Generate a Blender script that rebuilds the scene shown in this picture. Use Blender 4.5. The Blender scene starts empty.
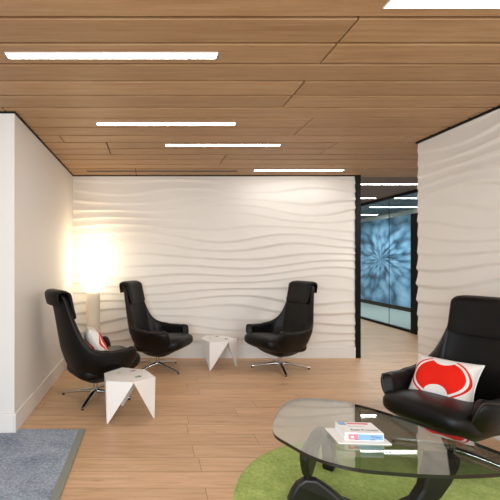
import bpy, bmesh, math, random
import numpy as np
from mathutils import Vector, Matrix
random.seed(7)
R = math.radians
PI = math.pi
COL = bpy.context.scene.collection
EYE = 1.45
CEIL = 2.676

# ------------------------------------------------------------------ helpers
def lin(r, g, b):
    f = lambda c: (c / 255 / 12.92) if c <= 10 else ((c / 255 + .055) / 1.055) ** 2.4
    return (f(r), f(g), f(b), 1)

def sg(a, p):
    return math.copysign(abs(a) ** p, a)

def smooth(t):
    t = max(0., min(1., t))
    return t * t * (3 - 2 * t)

def interp(x, pts):
    if x <= pts[0][0]: return pts[0][1]
    for (a, p), (b, q) in zip(pts, pts[1:]):
        if x <= b:
            return p + (q - p) * (x - a) / (b - a)
    return pts[-1][1]

class MB:
    """collects vertices and faces of one mesh"""
    def __init__(s):
        s.v, s.f, s.m = [], [], []
    def add(s, verts, faces, mi=0):
        o = len(s.v)
        s.v += [tuple(p) for p in verts]
        s.f += [tuple(i + o for i in f) for f in faces]
        s.m += [mi] * len(faces)
        return s
    def box(s, x0, x1, y0, y1, z0, z1, mi=0, M=None):
        vs = [Vector((x, y, z)) for z in (z0, z1) for y in (y0, y1) for x in (x0, x1)]
        if M: vs = [M @ v for v in vs]
        return s.add(vs, [(0, 2, 3, 1), (4, 5, 7, 6), (0, 1, 5, 4), (2, 6, 7, 3), (0, 4, 6, 2), (1, 3, 7, 5)], mi)
    def grid(s, P, closed_u=False, mi=0, flip=False):
        nu, nv = len(P), len(P[0])
        vs = [p for row in P for p in row]
        fs = []
        for i in range(nu if closed_u else nu - 1):
            for j in range(nv - 1):
                a, b = i * nv + j, ((i + 1) % nu) * nv + j
                q = (a, b, b + 1, a + 1)
                fs.append(q[::-1] if flip else q)
        return s.add(vs, fs, mi)
    def tube(s, pts, radii, n=16, mi=0, caps=True, closed=False):
        rings = []
        pts = [Vector(p) for p in pts]
        for i, p in enumerate(pts):
            if closed:
                d = pts[(i + 1) % len(pts)] - pts[i - 1]
            else:
                d = pts[min(i + 1, len(pts) - 1)] - pts[max(i - 1, 0)]
            d.normalize()
            ref = Vector((0, 0, 1)) if abs(d.z) < .95 else Vector((1, 0, 0))
            a = d.cross(ref).normalized(); b = d.cross(a)
            r = radii[i] if isinstance(radii, (list, tuple)) else radii
            rings.append([p + (a * math.cos(t) + b * math.sin(t)) * r for t in [2 * PI * k / n for k in range(n)]])
        o = len(s.v)
        for r in rings: s.v += [tuple(q) for q in r]
        m = len(rings)
        for i in range(m if closed else m - 1):
            for k in range(n):
                k2 = (k + 1) % n; i2 = (i + 1) % m
                s.f.append((o + i * n + k, o + i * n + k2, o + i2 * n + k2, o + i2 * n + k)); s.m.append(mi)
        if caps and not closed:
            s.f.append(tuple(o + k for k in range(n))[::-1]); s.m.append(mi)
            s.f.append(tuple(o + (m - 1) * n + k for k in range(n))); s.m.append(mi)
        return s
    def lathe(s, prof, n=32, mi=0, c=(0, 0)):
        o = len(s.v)
        for r, z in prof:
            for k in range(n):
                t = 2 * PI * k / n
                s.v.append((c[0] + r * math.cos(t), c[1] + r * math.sin(t), z))
        for i in range(len(prof) - 1):
            for k in range(n):
                k2 = (k + 1) % n
                s.f.append((o + i * n + k, o + i * n + k2, o + (i + 1) * n + k2, o + (i + 1) * n + k)); s.m.append(mi)
        s.f.append(tuple(o + k for k in range(n))[::-1]); s.m.append(mi)
        e = o + (len(prof) - 1) * n
        s.f.append(tuple(e + k for k in range(n))); s.m.append(mi)
        return s
    def prism(s, outline, z0, z1, mi=0, mi_side=None, M=None):
        n = len(outline)
        vs = [Vector((x, y, z0)) for x, y in outline] + [Vector((x, y, z1)) for x, y in outline]
        if M: vs = [M @ v for v in vs]
        o = len(s.v)
        s.v += [tuple(p) for p in vs]
        s.f.append(tuple(o + i for i in range(n))[::-1]); s.m.append(mi)
        s.f.append(tuple(o + n + i for i in range(n))); s.m.append(mi)
        for i in range(n):
            j = (i + 1) % n
            s.f.append((o + i, o + j, o + n + j, o + n + i)); s.m.append(mi if mi_side is None else mi_side)
        return s
    def build(s, name, mats, parent=None, smooth=False, bevel=0, seg=2, angle=None):
        me = bpy.data.meshes.new(name)
        me.from_pydata(s.v, [], s.f)
        if not isinstance(mats, (list, tuple)): mats = [mats]
        for m in mats: me.materials.append(m)
        me.polygons.foreach_set('material_index', s.m)
        bm = bmesh.new(); bm.from_mesh(me)
        bmesh.ops.remove_doubles(bm, verts=bm.verts, dist=1e-5)
        bmesh.ops.recalc_face_normals(bm, faces=bm.faces)
        bm.to_mesh(me); bm.free()
        if smooth:
            me.polygons.foreach_set('use_smooth', [True] * len(me.polygons))
            if angle is not None:
                me.set_sharp_from_angle(angle=R(angle))
        o = bpy.data.objects.new(name, me)
        COL.objects.link(o)
        if parent is not None: o.parent = parent
        if bevel:
            b = o.modifiers.new('bevel', 'BEVEL'); b.width = bevel; b.segments = seg; b.limit_method = 'ANGLE'; b.angle_limit = R(35)
        return o

def tag(o, label, cat, group=None, kind=None):
    o['label'] = label; o['category'] = cat
    if group: o['group'] = group
    if kind: o['kind'] = kind
    return o

def struct(o):
    o['kind'] = 'structure'
    return o

def thing(name, label, cat, loc=(0, 0, 0), rz=0, group=None):
    o = bpy.data.objects.new(name, None); COL.objects.link(o)
    o.empty_display_size = .1
    o.location = loc; o.rotation_euler = (0, 0, rz)
    return tag(o, label, cat, group)

def dup(root, loc, rz, label, rot=None):
    r = root.copy(); COL.objects.link(r)
    r.location = loc
    r.rotation_euler = rot if rot is not None else (0, 0, rz)
    r['label'] = label
    for ch in list(root.children):
        c = ch.copy(); COL.objects.link(c); c.parent = r
        for g in list(ch.children):
            d = g.copy(); COL.objects.link(d); d.parent = c
    return r

# ------------------------------------------------------------------ materials
class NT:
    def __init__(s, name):
        s.mat = bpy.data.materials.new(name); s.mat.use_nodes = True
        s.t = s.mat.node_tree; s.n = s.t.nodes
        s.b = s.n['Principled BSDF']; s.out = s.n['Material Output']
    def node(s, kind, **kw):
        n = s.n.new(kind)
        for k, v in kw.items(): setattr(n, k, v)
        return n
    def link(s, a, b): s.t.links.new(a, b)
    def set(s, sock, v):
        if hasattr(v, 'is_output'): s.link(v, sock)
        else: sock.default_value = v
    def m(s, op, a, b=None, c=None, clamp=False):
        n = s.node('ShaderNodeMath', operation=op, use_clamp=clamp)
        s.set(n.inputs[0], a)
        if b is not None: s.set(n.inputs[1], b)
        if c is not None: s.set(n.inputs[2], c)
        return n.outputs[0]
    def coord(s, which='Object'):
        return s.node('ShaderNodeTexCoord').outputs[which]
    def mapping(s, vec, scale=(1, 1, 1), loc=(0, 0, 0)):
        n = s.node('ShaderNodeMapping'); s.link(vec, n.inputs[0])
        n.inputs['Scale'].default_value = scale; n.inputs['Location'].default_value = loc
        return n.outputs[0]
    def noise(s, vec, scale=5, detail=4, rough=.55, dist=0):
        n = s.node('ShaderNodeTexNoise')
        if vec is not None: s.link(vec, n.inputs['Vector'])
        n.inputs['Scale'].default_value = scale; n.inputs['Detail'].default_value = detail
        n.inputs['Roughness'].default_value = rough; n.inputs['Distortion'].default_value = dist
        return n.outputs[0]
    def ramp(s, fac, stops):
        n = s.node('ShaderNodeValToRGB'); s.link(fac, n.inputs[0])
        e = n.color_ramp.elements
        while len(e) < len(stops): e.new(.5)
        for el, (p, c) in zip(e, stops): el.position = p; el.color = c
        return n.outputs[0]
    def mix(s, fac, a, b, mode='MIX'):
        n = s.node('ShaderNodeMix', data_type='RGBA', blend_type=mode)
        s.set(n.inputs[0], fac); s.set(n.inputs[6], a); s.set(n.inputs[7], b)
        return n.outputs[2]
    def bump(s, h, strength=.2, dist=.01):
        n = s.node('ShaderNodeBump'); s.link(h, n.inputs['Height'])
        n.inputs['Strength'].default_value = strength; n.inputs['Distance'].default_value = dist
        s.link(n.outputs[0], s.b.inputs['Normal'])
    def base(s, c): s.set(s.b.inputs['Base Color'], c)

def plain(name, col, rough=.5, metal=0, spec=.5, bump=0, bscale=60, var=0):
    t = NT(name); t.b.inputs['Roughness'].default_value = rough; t.b.inputs['Metallic'].default_value = metal
    t.b.inputs['Specular IOR Level'].default_value = spec
    co = t.coord()
    n = t.noise(co, bscale, 3)
    if var:
        t.base(t.mix(t.m('MULTIPLY', n, var), col, (col[0] * .5, col[1] * .5, col[2] * .5, 1)))
    else:
        t.base(col)
    if bump: t.bump(n, bump, .004)
    return t.mat

def emit(name, col, strength):
    t = NT(name); t.base((.9, .9, .9, 1))
    t.b.inputs['Emission Color'].default_value = col
    t.b.inputs['Emission Strength'].default_value = strength
    return t.mat

def glass(name, tint, ior=1.5, gain=1.0):
    t = NT(name)
    tr = t.node('ShaderNodeBsdfTransparent'); tr.inputs[0].default_value = tint
    gl = t.node('ShaderNodeBsdfGlossy'); gl.inputs['Roughness'].default_value = .0
    lw = t.node('ShaderNodeLayerWeight'); lw.inputs[0].default_value = .5      # facing: the same on both sides of a pane
    f0 = ((ior - 1) / (ior + 1)) ** 2
    fr = t.m('ADD', f0, t.m('MULTIPLY', 1 - f0, t.m('POWER', lw.outputs['Facing'], 5.)))
    mx = t.node('ShaderNodeMixShader')
    t.link(t.m('MULTIPLY', fr, gain, clamp=True), mx.inputs[0])
    t.link(tr.outputs[0], mx.inputs[1]); t.link(gl.outputs[0], mx.inputs[2])
    t.link(mx.outputs[0], t.out.inputs[0])
    return t.mat

def wood_floor():
    t = NT('oak_floor'); co = t.coord()
    br = t.node('ShaderNodeTexBrick'); xyz = t.node('ShaderNodeSeparateXYZ'); t.link(co, xyz.inputs[0])
    row = t.m('FLOOR', t.m('DIVIDE', xyz.outputs[1], .19))
    sh = t.m('FRACT', t.m('MULTIPLY', t.m('SINE', t.m('MULTIPLY', row, 12.9898)), 437.585))
    bv = t.node('ShaderNodeCombineXYZ'); t.link(t.m('MULTIPLY_ADD', sh, 2.1, xyz.outputs[0]), bv.inputs[0]); t.link(xyz.outputs[1], bv.inputs[1])
    t.link(bv.outputs[0], br.inputs['Vector'])
    br.offset = 0; br.squash = 1
    br.inputs['Scale'].default_value = 1; br.inputs['Brick Width'].default_value = 2.1; br.inputs['Row Height'].default_value = .19
    br.inputs['Mortar Size'].default_value = .0024; br.inputs['Mortar Smooth'].default_value = .3; br.inputs['Bias'].default_value = 0
    br.inputs['Color1'].default_value = (0, 0, 0, 1); br.inputs['Color2'].default_value = (1, 1, 1, 1); br.inputs['Mortar'].default_value = (.5, .5, .5, 1)
    sep = t.node('ShaderNodeSeparateColor'); t.link(br.outputs[0], sep.inputs[0])
    # shift the grain from plank to plank
    off = t.node('ShaderNodeCombineXYZ'); t.link(t.m('MULTIPLY', sep.outputs[0], 13.), off.inputs[2]); t.link(t.m('MULTIPLY', sep.outputs[0], 7.), off.inputs[0])
    add = t.node('ShaderNodeVectorMath', operation='ADD'); t.link(co, add.inputs[0]); t.link(off.outputs[0], add.inputs[1])
    g1 = t.noise(t.mapping(add.outputs[0], (1.2, 16, 1)), 2.2, 6, .6, .6)
    g2 = t.noise(t.mapping(add.outputs[0], (2.5, 7, 1)), 1.3, 3, .5)
    c = t.ramp(g1, [(.28, lin(190, 152, 115)), (.5, lin(211, 173, 136)), (.75, lin(223, 189, 154))])
    tone = t.ramp(sep.outputs[0], [(0, (.92, .90, .885, 1)), (1, (1.04, 1.04, 1.04, 1))])
    c = t.mix(1., c, tone, 'MULTIPLY')
    knots = t.ramp(g2, [(.66, (1, 1, 1, 1)), (.76, (.72, .66, .6, 1))])
    c = t.mix(.8, c, knots, 'MULTIPLY')
    c = t.mix(t.m('MULTIPLY', br.outputs['Fac'], .7), c, lin(120, 85, 60))
    t.base(c)
    t.b.inputs['Roughness'].default_value = .42; t.b.inputs['Specular IOR Level'].default_value = .35
    t.bump(g1, .05, .002)
    return t.mat

def wood_ceiling(name, dark=1.0):
    t = NT(name); co = t.coord()
    at = t.node('ShaderNodeAttribute', attribute_name='tint')
    sep = t.node('ShaderNodeSeparateColor'); t.link(at.outputs[0], sep.inputs[0])
    off = t.node('ShaderNodeCombineXYZ'); t.link(t.m('MULTIPLY', sep.outputs[0], 17.), off.inputs[2]); t.link(t.m('MULTIPLY', sep.outputs[1], 9.), off.inputs[0])
    add = t.node('ShaderNodeVectorMath', operation='ADD'); t.link(co, add.inputs[0]); t.link(off.outputs[0], add.inputs[1])
    g1 = t.noise(t.mapping(add.outputs[0], (.7, 15, 1)), 2.4, 6, .62, .8)
    g2 = t.noise(t.mapping(add.outputs[0], (3, 10, 1)), 1.1, 2, .5)
    d = dark
    c = t.ramp(g1, [(.25, lin(158 * d, 121 * d, 84 * d)), (.5, lin(176 * d, 140 * d, 101 * d)), (.78, lin(188 * d, 156 * d, 120 * d))])
    tone = t.ramp(sep.outputs[0], [(0, (.88, .86, .84, 1)), (1, (1.06, 1.06, 1.06, 1))])
    c = t.mix(1., c, tone, 'MULTIPLY')
    c = t.mix(.7, c, t.ramp(g2, [(.72, (1, 1, 1, 1)), (.8, (.6, .5, .42, 1))]), 'MULTIPLY')
    t.base(c); t.b.inputs['Roughness'].default_value = .5; t.b.inputs['Specular IOR Level'].default_value = .3
    t.bump(g1, .05, .002)
    return t.mat

def carpet(name, c0, c1, scale, patch):
    t = NT(name); co = t.coord()
    n1 = t.noise(co, scale, 4, .7); n2 = t.noise(co, patch, 5, .6, .4)
    f = t.m('ADD', t.m('MULTIPLY', n1, .6), t.m('MULTIPLY', n2, .4))
    t.base(t.ramp(f, [(.36, c0), (.64, c1)]))
    t.b.inputs['Roughness'].default_value = .95; t.b.inputs['Specular IOR Level'].default_value = .1
    t.b.inputs['Sheen Weight'].default_value = .2
    t.bump(n1, .9, .012)
    return t.mat

def pillow_mat():
    t = NT('printed_cotton'); co = t.coord()
    s = t.node('ShaderNodeSeparateXYZ'); t.link(co, s.inputs[0]); x, y = s.outputs[0], s.outputs[1]
    def ell(cx, cy, a, b):
        dx = t.m('DIVIDE', t.m('SUBTRACT', x, cx), a); dy = t.m('DIVIDE', t.m('SUBTRACT', y, cy), b)
        return t.m('SQRT', t.m('ADD', t.m('MULTIPLY', dx, dx), t.m('MULTIPLY', dy, dy)))
    e = ell(.0, -.004, .185, .160)
    ring = t.m('MULTIPLY', t.m('LESS_THAN', e, 1.), t.m('GREATER_THAN', e, .93))
    field = t.m('LESS_THAN', e, .845)
    bot = t.m('GREATER_THAN', ell(-.0, -.142, .076, .075), 1.)
    top = t.m('GREATER_THAN', ell(.0, .175, .085, .085), 1.)
    red = t.m('MULTIPLY', t.m('MAXIMUM', ring, t.m('MULTIPLY', field, bot)), top, clamp=True)
    weave = t.noise(co, 90, 2)
    white = t.mix(weave, lin(238, 234, 228), lin(222, 218, 214))
    t.base(t.mix(red, white, lin(226, 36, 22)))
    t.b.inputs['Roughness'].default_value = .85; t.b.inputs['Specular IOR Level'].default_value = .15
    t.bump(weave, .15, .003)
    return t.mat

def mural_mat():
    t = NT('radial_blue_print'); co = t.coord()
    s = t.node('ShaderNodeSeparateXYZ'); t.link(co, s.inputs[0]); x, y = s.outputs[1], s.outputs[2]
    r = t.m('SQRT', t.m('ADD', t.m('MULTIPLY', x, x), t.m('MULTIPLY', t.m('MULTIPLY', y, y), 3.4)))
    rr = t.m('MAXIMUM', r, .02)
    cx = t.m('DIVIDE', x, rr); cy = t.m('DIVIDE', t.m('MULTIPLY', y, 1.844), rr)
    v = t.node('ShaderNodeCombineXYZ')
    t.set(v.inputs[0], t.m('MULTIPLY', cx, 3.8)); t.set(v.inputs[1], t.m('MULTIPLY', cy, 3.8)); t.set(v.inputs[2], t.m('MULTIPLY', t.m('POWER', rr, .7), 2.3))
    n = t.noise(v.outputs[0], 1.1, 3, .5, .5)
    vo = t.node('ShaderNodeTexVoronoi', feature='F1'); t.link(v.outputs[0], vo.inputs['Vector']); vo.inputs['Scale'].default_value = 1.15
    f = t.m('ADD', t.m('MULTIPLY', n, .6), t.m('MULTIPLY', t.m('SUBTRACT', .9, vo.outputs['Distance']), .5))
    c = t.ramp(f, [(.3, lin(18, 42, 66)), (.42, lin(62, 104, 138)), (.56, lin(118, 160, 194)), (.8, lin(168, 200, 224))])
    c = t.mix(t.m('MULTIPLY', t.m('LESS_THAN', r, .12), .0), c, lin(190, 215, 235))
    t.base(c); t.b.inputs['Roughness'].default_value = .4
    t.link(c, t.b.inputs['Emission Color']); t.b.inputs['Emission Strength'].default_value = .22  # print given a faint glow of its own to brighten it
    return t.mat

WHITE = plain('white_wall_paint', lin(230, 226, 222), .6, bump=.03, bscale=120)
PANEL = plain('white_carved_panel', lin(234, 228, 220), .5, bump=.02, bscale=150)
SKIRT = plain('white_satin_paint', lin(234, 231, 226), .4)
BLACKTRIM = plain('black_metal_trim', lin(10, 9, 10), .5, spec=.2)
FLOORM = wood_floor()
CEILM = wood_ceiling('oak_ceiling_boards')
CORRC = plain('brown_corridor_ceiling', lin(128, 98, 76), .6, var=.25, bscale=4)
GREYC = plain('grey_room_ceiling', lin(92, 98, 98), .7)
GREYF = plain('grey_green_carpet', lin(165, 172, 168), .9, var=.2, bscale=30)
VOID = plain('dark_recess', lin(14, 9, 6), .9)
LEATHER = plain('black_brown_leather', lin(7, 5, 4), .43, spec=.28, bump=.25, bscale=160, var=.3)
RIMGLINT = plain('brown_rim_highlight', lin(44, 30, 22), .5)
ALU = plain('polished_aluminium', lin(205, 203, 200), .16, metal=1, var=.05)
GLIDE = plain('dark_plastic', lin(30, 30, 30), .5)
TABLEW = plain('white_lacquered_steel', lin(240, 238, 234), .35, bump=.01)
EBONY = plain('ebonised_wood', lin(17, 15, 14), .38, bump=.05, bscale=40, var=.3)
GLASS = glass('clear_tabletop_glass', (.88, .93, .89, 1), 1.5, 2.8)
GEDGE = plain('dark_glass_edge', lin(14, 24, 20), .12, spec=.7)
PANE = glass('clear_partition_glass', (.87, .95, .94, 1), 1.45, 1.0)
GREENRUG = carpet('lime_green_pile', lin(138, 162, 66), lin(196, 212, 118), 55, 6)
BLUERUG = carpet('blue_grey_pile', lin(98, 114, 136), lin(186, 196, 208), 60, 3)
RUGEDGE = plain('grey_green_binding', lin(142, 146, 136), .9, bump=.4, bscale=200, var=.2)
PAPER = plain('white_paper', lin(240, 238, 234), .7)
PINK = plain('pink_print', lin(226, 130, 140), .6)
SKY = plain('light_blue_print', lin(138, 180, 218), .6)
NAVY = plain('navy_print', lin(45, 58, 88), .6)
INK = plain('dark_ink', lin(58, 48, 60), .7)
STRIP = emit('lit_white_diffuser', (1, .985, .955, 1), 20.5)
STRIPF = plain('white_light_trim', lin(235, 232, 226), .4)
SHADE = emit('glowing_paper_shade', (1, .87, .62, 1), 3.4)
SHADE2 = plain('warm_paper', lin(246, 234, 216), .7)
PRINTC = pillow_mat()
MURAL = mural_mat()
SLOT = plain('dark_slot', lin(60, 46, 36), .5)
GREENDOT = plain('green_mark', lin(96, 140, 118), .5)
YELLOWDOT = plain('yellow_mark', lin(202, 196, 110), .5)
LILACDOT = plain('lilac_mark', lin(176, 150, 186), .5)

# ------------------------------------------------------------------ the room
XL, XR, YB = -1.13, 2.80, 5.71          # inner faces of left, right and back wall
XG = 5.15                                # glass partition
YW = 3.25                                # front end of the left wall
YR = 4.09                                # far end of the right wall
XE = 3.005                               # right end of the back wall
XM, YF = 7.10, 13.4

struct(MB().box(-4.2, 5.2, -3.2, YF, -.06, 0).build('floor', FLOORM))
struct(MB().box(XG + .05, XM, 3.0, YF, -.05, .002).build('floor_meeting_room', GREYF))

# ceiling: real boards with open joints in front of a dark void
def ceiling_boards():
    mb = MB(); tints = []
    joints = {-1: [-2.1], 0: [1.067], 1: [1.067], 2: [-1.9, 2.9], 3: [1.07], 4: [1.07], 5: [-1.2, 2.75], 6: [1.42], 7: [1.42], 8: [-.9, 2.6],
              9: [-.46, 1.98], 10: [-.46, 1.98], 11: [.9], 12: [.9], 13: [2.4], 14: [-.2], 15: [-.2, 3.3]}
    for k in range(-22, 17):
        y0, y1 = 1.984 + .236 * k, 1.984 + .236 * (k + 1)
        y1 = min(y1, 5.84)
        if y1 - y0 < .02: continue
        js = joints.get(k, [((k // 2) * 1.37) % 4 - 1.5])
        xs = [-4.2] + js + [5.2]
        for a, b in zip(xs, xs[1:]):
            n0 = len(mb.f)
            e = .0125
            # boards with a small chamfer on the room side
            x0, x1, p, q = a + .005, b - .005, y0 + e, y1 - e
            c = .003
            vs = [(x0, p, CEIL + c), (x1, p, CEIL + c), (x1, q, CEIL + c), (x0, q, CEIL + c),
                  (x0 + c * .4, p + c, CEIL), (x1 - c * .4, p + c, CEIL), (x1 - c * .4, q - c, CEIL), (x0 + c * .4, q - c, CEIL),
                  (x0, p, CEIL + .02), (x1, p, CEIL + .02), (x1, q, CEIL + .02), (x0, q, CEIL + .02)]
            mb.add(vs, [(4, 5, 6, 7), (0, 1, 5, 4), (1, 2, 6, 5), (2, 3, 7, 6), (3, 0, 4, 7), (8, 9, 1, 0), (9, 10, 2, 1), (10, 11, 3, 2), (11, 8, 0, 3)])
            tints += [(random.random(), random.random(), 0, 1)] * (len(mb.f) - n0)
    n0 = len(mb.f)
    mb.box(-4.2, 5.2, -3.2, 5.84, CEIL + .02, CEIL + .115, 1)
    tints += [(0, 0, 0, 1)] * (len(mb.f) - n0)
    o = MB.build(mb, 'ceiling', [CEILM, VOID])
    return o, tints
co_, tints_ = ceiling_boards()
me_ = co_.data
att = me_.color_attributes.new('tint', 'FLOAT_COLOR', 'CORNER')
# recover each face's board from its centre (face order may not survive normal recalculation)
for p in me_.polygons:
    c = p.center; k = math.floor((c.y - 1.984) / .236)
    h = math.sin(k * 127.1 + 3.3) * 43758.5453
    js = 0
    for jk, jl in {0: 1.067, 1: 1.067, 3: 1.07, 4: 1.07, 6: 1.42, 7: 1.42, 9: 1.98, 10: 1.98}.items():
        if jk == k and c.x > jl: js = 1
    if k in (9, 10) and c.x < -.46: js = 2
    h2 = math.sin(k * 311.7 + js * 74.7) * 24634.63
    for li in p.loop_indices:
        att.data[li].color = (h2 - math.floor(h2), h - math.floor(h), 0, 1)
struct(co_)

struct(MB().box(2.5, XG + .02, 5.84, YF, 2.79, 2.85).build('ceiling_corridor', CORRC))
struct(MB().box(XG + .02, XM + .1, 2.5, YF, 2.79, 2.85).build('ceiling_meeting_room', GREYC))

# carved wave relief shared by the back wall and the right wall
rng = np.random.RandomState(11)
WV = [(rng.uniform(.8, 3.6), rng.uniform(2., 11.), rng.uniform(0, 6.28)) for _ in range(12)]
AV = [(rng.uniform(.6, 3.2), rng.uniform(2., 9.), rng.uniform(0, 6.28)) for _ in range(7)]
def relief(x, z):
    w = sum(np.sin(kx * x * (1 if i % 2 else -1) + kz * z + p) * min(.42, 1.35 / kz) for i, (kx, kz, p) in enumerate(WV)) * .62
    ph = z / .135 + w
    s = ph - np.floor(ph)
    up = .24
    sm = lambda t: t * t * (3 - 2 * t)
    f = np.where(s < up, sm(s / up), (1 - np.clip((s - up) / (1 - up), 0, 1)) ** 1.35)
    amp = .62 + .42 * sum(np.sin(kx * x + kz * z + p) for kx, kz, p in AV) / 2.2
    amp = np.clip(amp, .3, 1.2)
    return .021 * amp * f

def carved(name, u0, u1, z0, z1, place, nu, nz, back):
    U = np.linspace(u0, u1, nu); Z = np.linspace(z0, z1, nz)
    uu, zz = np.meshgrid(U, Z, indexing='ij')
    H = relief(uu, zz)
    mb = MB()
    mb.grid([[place(U[i], Z[j], H[i, j]) for j in range(nz)] for i in range(nu)])
    mb.add([place(u0, z0, back), place(u1, z0, back), place(u1, z1, back), place(u0, z1, back)], [(0, 1, 2, 3)])
    # close the four edges
    for e in ([(0, j) for j in range(nz)], [(nu - 1, j) for j in range(nz)], [(i, 0) for i in range(nu)], [(i, nz - 1) for i in range(nu)]):
        mb.grid([[place(U[i], Z[j], H[i, j]), place(U[i], Z[j], back)] for i, j in e])
    return struct(mb.build(name, PANEL, smooth=True, angle=50))
ZT = CEIL - .014
carved('wall_back', XL - .1, XE, .15, ZT, lambda u, z, h: (u, YB + .012 - h, z), 330, 260, -.11)
carved('wall_right', -1.2, YR, .15, ZT, lambda u, z, h: (XR + .012 - h, u, z), 330, 260, -.16)
for a in (1,):
    struct(MB().box(XL - .1, XE, YB, YB + .12, 0, .15).build('wall_back_base', WHITE))
    struct(MB().box(XR + .005, XR + .17, -1.2, YR - .001, 0, .15).build('wall_right_base', WHITE))
struct(MB().box(-3.4, XL, YW, YB + .12, 0, ZT).build('wall_left', WHITE))
struct(MB().box(XG, XG + .01, 2.0, 2.01, 0, .1).build('trim_9', BLACKTRIM)) if False else None

# skirting
def skirt(name, x0, x1, y0, y1, h=.165):
    return struct(MB().box(x0, x1, y0, y1, 0, h).build(name, SKIRT, bevel=.004))
skirt('baseboard_back', XL + .016, XE, YB - .016, YB + .0)
skirt('baseboard_left', XL, XL + .016, YW - .016, YB - .0165)
skirt('baseboard_front', -3.4, XL - .0005, YW - .016, YW)
skirt('baseboard_right', XR - .016, XR + .004, -1.2, YR)
# dark shadow gap under the ceiling
struct(MB().box(XL - .02, XL + .012, YW - .012, YB, ZT, CEIL + .004).build('trim_1', BLACKTRIM))
struct(MB().box(-3.4, XL - .021, YW - .012, YW + .02, ZT, CEIL + .004).build('trim_2', BLACKTRIM))
struct(MB().box(XL + .013, XE, YB - .006, YB + .05, ZT, CEIL + .004).build('trim_3', BLACKTRIM))
struct(MB().box(XR - .012, XR + .03, -1.2, YR + .004, ZT - .004, CEIL + .004).build('trim_4', BLACKTRIM))
# black jamb at the free end of the back wall
struct(MB().box(XE, XE + .075, YB - .014, YB + .13, 0, CEIL).build('trim_5', BLACKTRIM, bevel=.003))

# corridor shell beyond
struct(MB().box(2.4, XM + .1, YF, YF + .1, 0, 2.85).build('wall_far', WHITE))
struct(MB().box(XM, XM + .1, 2.5, YF, 0, 2.85).build('wall_meeting_room', WHITE))
struct(MB().box(5.2, XM, 2.9, 3.0, 0, 2.85).build('wall_meeting_room_end', WHITE))
struct(MB().box(2.4, 2.5, 5.85, YF, 0, 2.85).build('wall_corridor', WHITE))

# glass partition along the corridor
gw = bpy.data.objects.new('window_1', None); COL.objects.link(gw); gw['kind'] = 'structure'
fr = MB()
fr.box(XG - .03, XG + .03, 3.0, YF - .01, 2.735, 2.788)
fr.box(XG - .03, XG + .03, 3.0, YF - .01, .002, .05)
fr.build('frame', BLACKTRIM, gw)
MB().box(XG - .06, XG + .06, 7.40, 7.62, .002, 2.33).build('door_post', BLACKTRIM, gw, bevel=.003)
for a, b in ((3.0, 7.40), (7.62, 8.395), (8.405, 9.9), (9.91, 11.5), (11.51, YF - .012)):
    MB().box(XG - .005, XG + .005, a, b, .05, 2.735).build('pane', PANE, gw)
MB().box(XG - .0045, XG + .0045, 8.396, 8.404, .05, 2.735).build('pane_joint', BLACKTRIM, gw)

# mural and meeting room skirting
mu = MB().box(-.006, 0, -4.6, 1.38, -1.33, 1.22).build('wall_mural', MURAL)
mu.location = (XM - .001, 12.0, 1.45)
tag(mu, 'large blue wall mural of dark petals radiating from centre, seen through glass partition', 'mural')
struct(MB().box(XM - .02, XM - .0, 3.0, YF, .002, .115).build('baseboard_meeting_room', BLACKTRIM))

# ------------------------------------------------------------------ ceiling lights
def ceiling_light(x0, x1, y, z, label, w=.058, group='linear ceiling lights'):
    t = thing('ceiling_light', label, 'ceiling light', ((x0 + x1) / 2, y, z), 0, group)
    L = (x1 - x0) / 2
    MB().box(-L, L, -w / 2, w / 2, -.006, -.001).build('diffuser', STRIP, t)
    f = MB()
    e = .006
    f.box(-L - e, L + e, -w / 2 - e, -w / 2, -.007, .012); f.box(-L - e, L + e, w / 2, w / 2 + e, -.007, .012)
    f.box(-L - e, -L, -w / 2, w / 2, -.007, .012); f.box(L, L + e, -w / 2, w / 2, -.007, .012)
    f.build('trim', STRIPF, t)
    return t
G = 'linear ceiling lights'
ceiling_light(-.857, .398, 2.345, CEIL, 'long linear ceiling light in the wood boards nearest the left wall, largest fully visible')
ceiling_light(-.478, .768, 3.53, CEIL, 'linear ceiling light, second one back, above the two left armchairs')
ceiling_light(.17, 1.39, 4.19, CEIL, 'linear ceiling light, third one back, between second and the one by the wave wall')
ceiling_light(1.44, 2.66, 5.37, CEIL, 'linear ceiling light close to the carved back wall, beside the corridor opening')
ceiling_light(1.14, 2.39, 1.866, CEIL, 'linear ceiling light cut off by the top edge, above the glass table')
# the same run of lights continues behind the viewpoint and along the corridor
for x, y in ((-.9, .7), (.3, .0), (1.5, -.7), (-.4, -1.6)):
    ceiling_light(x - .62, x + .62, y, CEIL, 'linear ceiling light in the wood boards behind the viewpoint')
for y in (4.75, 3.6):  # unseen strips added to brighten the corridor floor
    ceiling_light(3.62, 4.9, y, CEIL, 'added linear ceiling light brightening the corridor, unseen beyond the right wall')
ceiling_light(3.25, 5.0, 6.97, 2.79, 'corridor ceiling light just beyond the black wall end, nearest the lounge')
ceiling_light(3.4, 4.96, 8.57, 2.79, 'corridor ceiling light farther along, second beyond the black wall end')
ceiling_light(5.36, 6.6, 8.57, 2.79, 'meeting room ceiling light behind the glass, nearest the black post')
ceiling_light(5.66, 6.9, 10.05, 2.79, 'meeting room ceiling light behind the glass, middle one')
ceiling_light(5.5, 6.9, 11.8, 2.79, 'meeting room ceiling light behind the glass, deepest one')
sl = MB().box(-1.05, 1.05, -.03, .03, -.004, .002)
so = sl.build('air_vent', SLOT); so.location = (.17, 5.44, CEIL)
tag(so, 'dark slim linear air slot in the wood ceiling along the carved wall', 'air vent')

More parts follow.
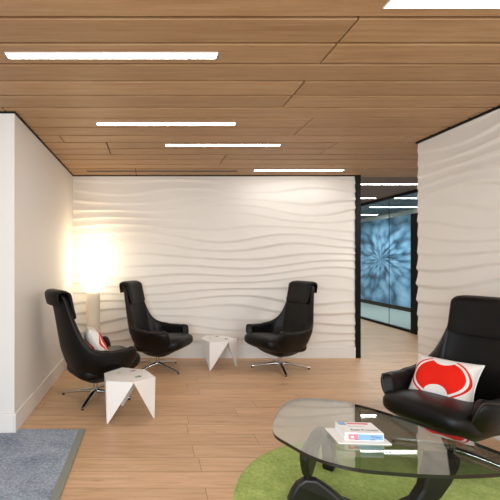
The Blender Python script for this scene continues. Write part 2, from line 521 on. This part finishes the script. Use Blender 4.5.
# ------------------------------------------------------------------ swivel armchair (faces -Y)
ZB = .165
def plan(th):
    """rim of the chair's bucket in plan; th = 0 is the back, PI the front"""
    c, s = math.cos(th), math.sin(th)
    n = 2.7 if c > 0 else 4.2
    a, b = .378, (.325 if c > 0 else .385)
    return sg(s, 2 / n) * a, sg(c, 2 / n) * b

def lean(z):
    return .13 * max(0, z - .45) / .7 + .055 * max(0, z - .8) ** 1.5

def taper(z):
    return 1 - .10 * smooth((z - .55) / .6)

def rim_height(x, y):
    ax = abs(x)
    if y < -.2:                       # around the front: arms drop to the seat
        k = smooth((ax - .277) / .055) if y < -.3 else 1
        arm = .572 - .022 * smooth((y + .385) / .22)
        return .345 + (arm - .345) * k
    side = .550 + .006 * smooth((-y) / .3)
    if y < .0: return side
    # back: the high panel sweeps down into the arms
    hb = interp(ax, [(0, 1.112), (.172, 1.109), (.192, 1.098), (.208, 1.06), (.221, .98), (.240, .88), (.263, .78), (.289, .70), (.316, .645), (.342, .605), (.365, .575), (.379, .56)])
    return side + max(0, hb - side) if ax < .378 else side

def bowl(z):
    t = (z - ZB) / (.54 - ZB)
    if t >= 1: return 1
    return (1 - (1 - max(t, 0)) ** 1.75) ** (1 / 2.15)

# columns with equal arc length on the rim's plan
def columns(n):
    N = 6000
    pts = [plan(2 * PI * k / N) for k in range(N + 1)]
    # weight by the change of rim height too so that edges get more columns
    acc = [0]
    for k in range(N):
        (x0, y0), (x1, y1) = pts[k], pts[k + 1]
        acc.append(acc[-1] + math.hypot(x1 - x0, y1 - y0) + .35 * abs(rim_height(x1, y1) - rim_height(x0, y0)))
    out = []; j = 0
    for i in range(n):
        tgt = acc[-1] * i / n
        while acc[j + 1] < tgt: j += 1
        f = (tgt - acc[j]) / max(1e-9, acc[j + 1] - acc[j])
        out.append(2 * PI * (j + f) / N)
    return out

def smooth_loop(a, it):
    n = len(a)
    for _ in range(it):
        a = [(a[i - 1] + 2 * a[i] + a[(i + 1) % n]) / 4 for i in range(n)]
    return a

def make_chair(label, loc, rz):
    t = thing('swivel_armchair', label, 'armchair', loc, rz, 'black high-backed swivel armchairs')
    th = columns(200)
    pl = [plan(a) for a in th]
    n = len(pl)
    H = smooth_loop([rim_height(x, y) for x, y in pl], 3)
    P = []; rim = []
    for i, (x, y) in enumerate(pl):
        (xa, ya), (xb, yb) = pl[i - 1], pl[(i + 1) % n]
        tx, ty = xb - xa, yb - ya
        L = math.hypot(tx, ty) or 1
        nx, ny = -ty / L, tx / L               # inward normal
        if nx * x + ny * y > 0: nx, ny = -nx, -ny
        h = H[i]
        th_ = .084 - .034 * smooth((h - .6) / .35)
        def pt(z, d):
            b = bowl(z)
            px, py = (x + nx * d) * b * taper(z), (y + ny * d) * b
            return (px, py + lean(z), z)
        col = []
        for k in range(24):
            f = k / 23
            z = ZB + (h - th_ * .5 - ZB) * (f ** 1.35)
            col.append(pt(z, 0))
        zc = h - th_ * .5
        for k in range(1, 8):
            a = PI * k / 8
            col.append(pt(zc + math.sin(a) * th_ * .5, th_ * .5 * (1 - math.cos(a))))
        rim.append(pt(zc + th_ * .36, th_ * .10))
        zi = .30
        for k in range(15):
            f = k / 14
            z = zc + (zi - zc) * f
            col.append(pt(z, th_ + .02 * smooth(f) * (1 if zc > .6 else 0)))
        P.append(col)
    mb = MB().grid(P, closed_u=True)
    mb.build('shell', LEATHER, t, smooth=True)
    MB().tube(rim, .0045, 8, closed=True).build('edge_tube', RIMGLINT, t, smooth=True)  # brown tube imitates the lamp's highlight along the shell rim
    # seat cushion
    S = []
    nu, nv = 64, 24
    for i in range(nu):
        a = 2 * PI * i / nu
        row = []
        for j in range(nv + 1):
            b = -PI / 2 + PI * j / nv
            cb, sb = sg(math.cos(b), .42), sg(math.sin(b), .75)
            x = .292 * sg(math.cos(a), .42) * cb
            y = -.09 + .345 * sg(math.sin(a), .42) * cb
            z = .366 + .084 * sb
            if sb > 0: z += .012 * (1 - (x / .3) ** 2) - .03 * smooth((y + .1) / .4)
            else:
                z += -.03 * smooth((y + .42) / .2)
            z -= .028 * (y + .09) / .345
            row.append((x, y, z))
        S.append(row)
    MB().grid(S, closed_u=True).build('seat', LEATHER, t, smooth=True)
    # headrest: a pad in front that folds over the top and hangs behind
    def yback(z, x): return (.315 - .35 * abs(x) ** 1.9 / .365 ** 0.9 * .55) + lean(z)
    path = []
    for z in [.855, .86, .89, .93, .97, 1.02, 1.065, 1.09]:
        path.append((-.073, z))
    path += [(-.067, 1.113), (-.052, 1.129), (-.028, 1.136), (.0, 1.136), (.026, 1.134), (.045, 1.125), (.053, 1.105), (.058, 1.07), (.062, 1.03), (.064, .995)]
    hw = .188
    nx_ = 28
    rows = []
    for i in range(nx_ + 1):
        u = -1 + 2 * i / nx_
        ex = sg(math.sin(u * PI / 2), .8)
        x = hw * ex
        edge = (1 - abs(ex) ** 6) ** .5
        up, dn = [], []
        m = len(path)
        for k, (dy, z) in enumerate(path):
            z0 = min(z, 1.105)
            d0 = Vector(path[min(k + 1, m - 1)]) - Vector(path[max(k - 1, 0)])
            d0.normalize()
            nn = Vector((-d0.y, d0.x))
            endf = min(1, (min(k, m - 1 - k) / 2.0)) ** .5 if min(k, m - 1 - k) < 2 else 1
            tt = (.025 if k < 9 else .014) * endf * (.25 + .75 * edge)
            c = Vector((yback(z0, x) + dy, z))
            zz = -.008 * ex ** 6 if z > 1.08 and k > 7 else (.02 * ex ** 8 if z < .90 else 0)
            xs = x * (1 - .02 * (k > 8))
            up.append((xs, c.x + nn.x * tt, c.y + nn.y * tt + zz)); dn.append((xs, c.x - nn.x * tt, c.y - nn.y * tt + zz))
        rows.append(up + dn[::-1] + [up[0]])
    hb = MB().grid(rows)
    for r in (rows[0], rows[-1]):
        hb.add(r[:-1], [tuple(range(len(r) - 1))])
    hb.build('headrest', LEATHER, t, smooth=True, angle=60)
    # pedestal
    MB().lathe([(.03, .055), (.034, .07), (.03, .1), (.024, .105), (.024, .185), (.06, .19), (.075, .2)], 24).build('pedestal', ALU, t, smooth=True, angle=40)
    for k in range(4):
        a = R(45 + 90 * k)
        M = Matrix.Rotation(a, 4, 'Z')
        sec = []
        for r, zt, w, hh in ((.02, .094, .030, .045), (.08, .089, .029, .038), (.2, .068, .025, .030), (.33, .042, .020, .024), (.375, .033, .017, .020), (.388, .027, .010, .010)):
            sec.append([M @ Vector((r, w * sg(math.cos(q), .7), zt - hh / 2 + hh / 2 * sg(math.sin(q), .7))) for q in [2 * PI * i / 14 for i in range(15)]])
        lb = MB().grid(sec)
        lb.add(sec[-1][:-1], [tuple(range(14))]); lb.add(sec[0][:-1], [tuple(range(14))])
        lg = lb.build('leg', ALU, t, smooth=True, angle=60)
        c = M @ Vector((.365, 0, 0))
        MB().lathe([(.012, 0), (.0135, .003), (.012, .014), (.006, .018)], 16, c=(c.x, c.y)).build('glide', GLIDE, lg, smooth=True, angle=40)
    return t
def ang(fx, fy): return math.atan2(fx, -fy)       # rotation that turns local -Y to (fx, fy)

C1, F1 = (-.57, 4.10), (.84, .54)
C2, F2 = (.10, 5.17), (.88, -.47)
C3, F3 = (1.725, 5.17), (-.90, -.43)
C4, F4 = (2.175, 2.81), (-.91, -.42)
def swivel_base(deg, c):
    """the star foot stands turned against the seat"""
    for o in c.children:
        if o.name.startswith('leg'): o.rotation_euler = (0, 0, R(deg))
chair = make_chair('black high-backed swivel armchair by the left wall, turned away, behind the nearer white table', (*C1, 0), ang(*F1))
swivel_base(28, dup(chair, (*C2, 0), ang(*F2), 'black high-backed swivel armchair facing right, between glowing lamp and small white table'))
swivel_base(12, dup(chair, (*C3, 0), ang(*F3), 'black high-backed swivel armchair facing left, at the carved wall beside the corridor opening'))
swivel_base(-24, dup(chair, (*C4, .0135), ang(*F4), 'large black swivel armchair by the glass table, holding the red patterned cushion'))

# ------------------------------------------------------------------ cushions (local plane XY, front +Z)
def make_cushion(label, M):
    W, Hh, T, n = .210, .182, .085, 34
    mb = MB()
    for sgn in (1, -1):
        P = []
        for i in range(n + 1):
            u = math.sin((-1 + 2 * i / n) * PI / 2)
            row = []
            for j in range(n + 1):
                v = math.sin((-1 + 2 * j / n) * PI / 2)
                x = W * u * (1 - .09 * (1 - v * v) * abs(u) ** 3)
                y = Hh * v * (1 - .09 * (1 - u * u) * abs(v) ** 3)
                d = max(0, (1 - u ** 4) * (1 - v ** 4)) ** .55
                wr = .004 * math.sin(u * 7 + v * 3) * d + .003 * math.sin(v * 9 - u * 4) * d
                row.append((x, y, sgn * T * d + wr))
            P.append(row)
        mb.grid(P, flip=sgn < 0)
    o = mb.build('cushion', PRINTC, smooth=True)
    o.matrix_world = M
    pp = []
    for k in range(120):
        a = k / 120 * 4
        s_, f = int(a), math.sin(((a % 1) * 2 - 1) * PI / 2)
        u, v = [(f, -1), (1, f), (-f, 1), (-1, -f)][s_]
        pp.append((W * u * (1 - .09 * (1 - v * v) * abs(u) ** 3), Hh * v * (1 - .09 * (1 - u * u) * abs(v) ** 3), 0))
    MB().tube(pp, .004, 8, closed=True).build('edge_tube', PAPER, o, smooth=True)  # white piping around the cushion seam
    return tag(o, label, 'cushion', 'white cushions with red print')
def frame_of(c, normal, up):
    z = Vector(normal).normalized(); y = Vector(up); y = (y - z * y.dot(z)).normalized(); x = y.cross(z)
    M = Matrix((x, y, z)).transposed().to_4x4(); M.translation = Vector(c)
    return M
cu = make_cushion('white cushion with bold red print and ring, on the large armchair by the glass table',
                  frame_of((2.185, 2.905, .54), (-.66, -.41, .57), (.46, .29, .82)))
cv = cu.copy(); COL.objects.link(cv)
for ch in list(cu.children):
    c = ch.copy(); COL.objects.link(c); c.parent = cv
cv['label'] = 'white cushion with red lines peeking over the arm of the turned-away armchair'
cv.matrix_world = frame_of((-.57, 4.11, .56), (.86, .20, .45), (-.4, 0, 1))

# ------------------------------------------------------------------ faceted side tables
def make_prism_table(label, c, ang0):
    t = thing('side_table', label, 'side table', (*c, 0), ang0, 'white faceted side tables')
    rf, rm, h, th = .262, .235, .375, .006
    F = [Vector((rf * math.cos(2 * PI * k / 3), rf * math.sin(2 * PI * k / 3), h)) for k in range(3)]
    Mi = [Vector((rm * math.cos(2 * PI * k / 3 + PI / 3), rm * math.sin(2 * PI * k / 3 + PI / 3), h)) for k in range(3)]
    ol = []
    for k in range(3): ol += [(F[k].x, F[k].y), (Mi[k].x, Mi[k].y)]
    MB().prism(ol, h - .008, h).build('tabletop', TABLEW, t, bevel=.004)
    for k in range(3):
        foot = Vector((F[k].x * .97, F[k].y * .97, 0))
        d = Vector((0, 0, .004))
        out = []
        cen = Vector((0, 0, 0))
        inn = lambda p, s: Vector((p.x * s, p.y * s, p.z))
        tipw = .012
        def tri(A, B):
            # folded face: from the corner A to the middle corner B, tapering to the foot
            side = (B - A).normalized()
            A0, B0 = A - d, B - d
            f0, f1 = foot, foot + side * tipw
            f1.z = 0
            return [A0, B0, f1, f0]
        mb = MB()
        for B in (Mi[k], Mi[k - 1]):
            q = tri(F[k], B)
            nrm = (q[1] - q[0]).cross(q[3] - q[0]).normalized()
            if nrm.dot(Vector((F[k].x + B.x, F[k].y + B.y, 0))) > 0: nrm = -nrm
            q2 = [p + nrm * th for p in q]
            mb.add(q + q2, [(0, 1, 2, 3), (7, 6, 5, 4), (0, 4, 5, 1), (1, 5, 6, 2), (2, 6, 7, 3), (3, 7, 4, 0)])
        mb.build('leg', TABLEW, t)
    for (px, py, s, m) in ((-.03, .11, .035, GREENDOT), (.02, -.10, .02, YELLOWDOT), (-.12, -.06, .03, LILACDOT)):  # flat coloured marks on the tabletop
        ol = [(px + s * (1 + .35 * math.sin(5 * a)) * math.cos(a), py + .6 * s * (1 + .35 * math.sin(5 * a)) * math.sin(a)) for a in [2 * PI * i / 40 for i in range(40)]]
        MB().prism(ol, h, h + .001).build('colour_mark', m, t)
    return t
# feet of the near table: (-.355,3.43) and (.045,3.53)
tabA = make_prism_table('white faceted side table in front of the turned-away armchair, nearer and larger of the pair', (-.205, 3.62), R(226))
dup(tabA, (.915, 5.28, 0), R(237), 'small white faceted side table standing between the two armchairs at the carved wall')

# ------------------------------------------------------------------ paper floor lamp
def lamp():
    t = thing('floor_lamp', 'glowing white paper floor lamp in the corner behind the left armchairs', 'floor lamp', (-.79, 5.42, 0))
    prof = [(.02, 1.00)]
    n = 26
    for i in range(n + 1):
        f = i / n
        r = .19 * (math.sin(PI * (.14 + .72 * f))) ** .5
        prof.append((r + (.003 if i % 2 else 0), 1.0 + .62 * f))
    prof.append((.03, 1.622))
    MB().lathe(prof, 32).build('lamp_shade', SHADE, t, smooth=True)
    prof = [(.09, .02)]
    for i in range(40):
        prof.append((.095 + (.0025 if i % 2 else 0), .02 + .98 * i / 39))
    MB().lathe(prof, 24).build('paper_column', SHADE2, t, smooth=True)
    MB().lathe([(.12, 0), (.125, .004), (.12, .018), (.02, .02)], 32).build('base', BLACKTRIM, t, smooth=True, angle=40)
    return t
lamp()

# ------------------------------------------------------------------ rugs
def round_rug():
    c, rad = (1.5, 2.1), 1.03
    nr, na = 90, 300
    rs = np.random.RandomState(3)
    P = []
    for k in range(na):
        a = 2 * PI * k / na
        row = []
        for j in range(nr + 1):
            r = rad * (j / nr)
            if j >= nr - 1: r *= 1 + rs.uniform(-.004, .004)
            z = .010 + rs.uniform(-.003, .003)
            if j == nr: z = .001
            elif j == nr - 1: z = .007
            row.append((r * math.cos(a), r * math.sin(a), z))
        P.append(row)
    o = MB().grid(P, closed_u=True).build('round_rug', GREENRUG, smooth=True)
    o.location = (*c, 0)
    tag(o, 'round lime green pile rug under the glass coffee table', 'rug')
round_rug()
ol = [(-.60, 3.255), (XL + .02, 3.255), (XL + .02, YW - .02), (-3.3, YW - .02), (-3.3, .2), (-.60, .2)]
rg = MB().prism(ol, 0, .012).build('area_rug', BLUERUG, bevel=.003)
tag(rg, 'blue grey mottled area rug with pale edge, at the end of the left wall', 'rug')
MB().box(-.60, -.545, .2, 3.305, 0, .0125).build('binding', RUGEDGE, rg, bevel=.003)
MB().box(XL + .02, -.60, 3.255, 3.305, 0, .0122).build('binding', BLUERUG, rg, bevel=.003)

# ------------------------------------------------------------------ glass coffee table
def catmull(pts, per=10):
    n = len(pts); out = []
    for i in range(n):
        p0, p1, p2, p3 = [np.array(pts[(i + k - 1) % n]) for k in range(4)]
        for j in range(per):
            u = j / per
            out.append(tuple(.5 * ((2 * p1) + (-p0 + p2) * u + (2 * p0 - 5 * p1 + 4 * p2 - p3) * u ** 2 + (-p0 + 3 * p1 - 3 * p2 + p3) * u ** 3)))
    return out
def coffee_table():
    zg = .40
    base_z = .0135
    t = thing('coffee_table', 'glass coffee table with rounded triangular top on sculpted black wooden base', 'coffee table', (1.3, 2.35, base_z))
    ctl = [(.748, 2.35), (.79, 2.22), (.88, 2.06), (1.02, 1.965), (1.178, 1.925), (1.429, 1.896), (1.70, 1.91), (1.86, 1.95), (1.925, 2.02), (1.90, 2.14),
           (1.82, 2.32), (1.714, 2.512), (1.61, 2.68), (1.50, 2.81), (1.35, 2.91), (1.18, 2.945), (1.035, 2.89), (.91, 2.74), (.80, 2.53)]
    ol = [(x - 1.3, y - 2.35) for x, y in catmull(ctl, 8)]
    MB().prism(ol, zg - .019 - base_z, zg - base_z, 0, 1).build('glass_top', [GLASS, GEDGE], t)
    # one profile (s along the piece, z up), used upright and turned over
    L, Hh = .74, zg - .0195 - base_z
    low = [(.00, .0), (.12, .0), (.26, .0), (.36, .006), (.46, .016), (.55, .038), (.63, .08), (.69, .145), (.735, .23), (.765, .31), (.775, Hh)]
    top = [(.635, Hh), (.632, .33), (.605, .18), (.57, .11), (.50, .066), (.42, .048), (.33, .05), (.26, .075), (.195, .135), (.125, .187), (.068, .187), (.03, .15), (.005, .10), (-.012, .05), (-.01, .015)]
    prof = low + top
    def piece(p, q, flip, w0):
        a = math.atan2(q[1] - p[1], q[0] - p[0])
        k = math.hypot(q[0] - p[0], q[1] - p[1]) / .62
        pts = []
        for s, z in prof:
            s2 = (s - .085) * k
            z2 = Hh - z if flip else z
            if abs(z - .187) < 1e-6: z2 = Hh / 2
            pts.append((s2, z2))
        # thickness tapers toward the pivot
        mb = MB()
        vs = []
        for sgn in (-1, 1):
            for s2, z2 in pts:
                w = w0 * (.55 + .45 * smooth(abs(s2) / .25))
                vs.append((s2, sgn * w / 2, z2))
        n = len(pts)
        M = Matrix.Translation((p[0] - 1.3, p[1] - 2.35, 0)) @ Matrix.Rotation(a, 4, 'Z')
        vs = [M @ Vector(v) for v in vs]
        fs = [tuple(range(n)), tuple(range(2 * n - 1, n - 1, -1))] + [(i, (i + 1) % n, n + (i + 1) % n, n + i) for i in range(n)]
        mb.add(vs, fs)
        return mb
    pv = (.905, 2.24)
    piece(pv, (1.60, 2.14), False, .085).build('base_blade', EBONY, t, bevel=.016, seg=3)
    piece(pv, (1.24, 2.69), True, .075).build('base_blade', EBONY, t, bevel=.016, seg=3)
    MB().lathe([(.011, Hh / 2 - .05), (.011, Hh / 2 + .05)], 16, c=(pv[0] - 1.3, pv[1] - 2.35)).build('pivot_rod', ALU, t, smooth=True, angle=40)
coffee_table()

# book and booklet on the glass
bk = MB().box(-.147, .147, -.1, .1, 0, .006).build('booklet', PAPER, bevel=.001)
bk.location = (1.222, 2.305, .4005); bk.rotation_euler = (0, 0, R(-3))
tag(bk, 'flat white booklet lying on the glass table under a thick book', 'booklet')
b = thing('book', 'thick white paperback with pink and blue spine on the glass table', 'book', (1.236, 2.315, .4066), R(-4))
w, d, h = .108, .075, .044
MB().box(-w + .003, w - .003, -d + .002, d - .003, .002, h - .002).build('pages', PAPER, b)
cv_ = MB(); cv_.box(-w, w, -d, d, 0, .002); cv_.box(-w, w, -d, d, h - .002, h); cv_.box(-w, w, -d, -d + .002, 0.002, h - .002)
cv_.build('cover', plain('white_book_cover', lin(244, 243, 242), .45), b)
MB().box(-w + .02, -w + .072, -d - .0006, -d, .004, h - .008).build('spine_panel', PINK, b)
MB().box(-w + .033, -w + .050, -d - .0010, -d - .0006, .014, h - .018).build('spine_panel', PAPER, b)
MB().box(-w + .072, w - .004, -d - .0006, -d, .004, h - .008).build('spine_panel', SKY, b)
ol = [(-w + .055 + .11 * f, .010 - .006 * math.sin(f * PI)) for f in [i / 12 for i in range(13)]] + [(-w + .165, .004), (-w + .055, .004)]
MB().prism([(x, z) for x, z in ol], 0, .0004, M=Matrix.Translation((0, -d - .0006, 0)) @ Matrix.Rotation(R(90), 4, 'X')).build('spine_panel', NAVY, b)
MB().box(-w + .012, -w + .055, .030, d - .006, h, h + .0006).build('cover_picture', SKY, b)
MB().box(-w + .062, w - .03, .042, d - .012, h, h + .0006).build('cover_picture', PINK, b)
MB().box(-w + .055, w - .065, .012, .015, h, h + .0006).build('cover_picture', plain('grey_print', lin(170, 165, 175), .7), b)
def text_mesh(body, size, M, mat, parent, name):
    cu_ = bpy.data.curves.new(name, 'FONT'); cu_.body = body; cu_.size = size; cu_.extrude = .0003; cu_.align_x = 'CENTER'
    o = bpy.data.objects.new(name, cu_); COL.objects.link(o)
    dg = bpy.context.evaluated_depsgraph_get()
    me = bpy.data.meshes.new_from_object(o.evaluated_get(dg)); bpy.data.objects.remove(o)
    o = bpy.data.objects.new(name, me); COL.objects.link(o)
    me.materials.clear(); me.materials.append(mat); o.parent = parent; o.matrix_local = M
    return o
text_mesh('Real Process', .030, Matrix.Translation((.018, -.045, h + .0004)), INK, b, 'cover_title')
text_mesh('Process', .017, Matrix.Translation((.066, -d - .0008, .017)) @ Matrix.Rotation(R(90), 4, 'X'), NAVY, b, 'spine_title')

# ------------------------------------------------------------------ light
def area(name, loc, rot, sx, sy, col, power):
    l = bpy.data.lights.new(name, 'AREA'); l.shape = 'RECTANGLE'; l.size = sx; l.size_y = sy; l.color = col; l.energy = power
    o = bpy.data.objects.new(name, l); COL.objects.link(o); o.location = loc; o.rotation_euler = rot
    return o
area('daylight_from_behind', (-1.3, -1.9, 1.6), (R(86), 0, R(-62)), 2.4, 2.0, (.74, .88, 1.0), 190)
area('room_fill_from_behind', (2.0, -2.4, 1.8), (R(84), 0, R(24)), 3.0, 1.8, (1, .97, .94), 90)  # added fill behind the camera, turned to brighten the left wall
area('corridor_fill', (4.4, 4.6, 2.6), (R(14), 0, 0), 1.1, 1.6, (1, .95, .9), 60)  # fill added out of sight to lift the dark corridor
area('meeting_room_fill', (6.1, 10.5, 2.7), (0, R(12), 0), 1.0, 4.5, (.95, .98, 1), 110)  # fill added under the ceiling to brighten the mural room
lp = bpy.data.lights.new('lamp_bulb', 'POINT'); lp.energy = 4; lp.color = (1, .72, .40); lp.shadow_soft_size = .1
lo = bpy.data.objects.new('lamp_bulb', lp); COL.objects.link(lo); lo.location = (-.79, 5.42, 1.74)

wd = bpy.data.worlds.new('world'); bpy.context.scene.world = wd; wd.use_nodes = True
wd.node_tree.nodes['Background'].inputs[0].default_value = (.92, .97, 1, 1)
wd.node_tree.nodes['Background'].inputs[1].default_value = .72

# ------------------------------------------------------------------ camera
cam = bpy.data.cameras.new('camera'); co = bpy.data.objects.new('camera', cam); COL.objects.link(co)
co.location = (0, 0, EYE); co.rotation_euler = (R(90), 0, 0)
cam.sensor_width = 36; cam.lens = 390 / 500 * 36
cam.shift_x = .2; cam.shift_y = .018
cam.clip_start = .05
sc = bpy.context.scene; sc.camera = co
sc.view_settings.view_transform = 'Standard'
sc.view_settings.look = 'None'
sc.view_settings.exposure = 0
sc.cycles.max_bounces = 10
sc.cycles.transparent_max_bounces = 16
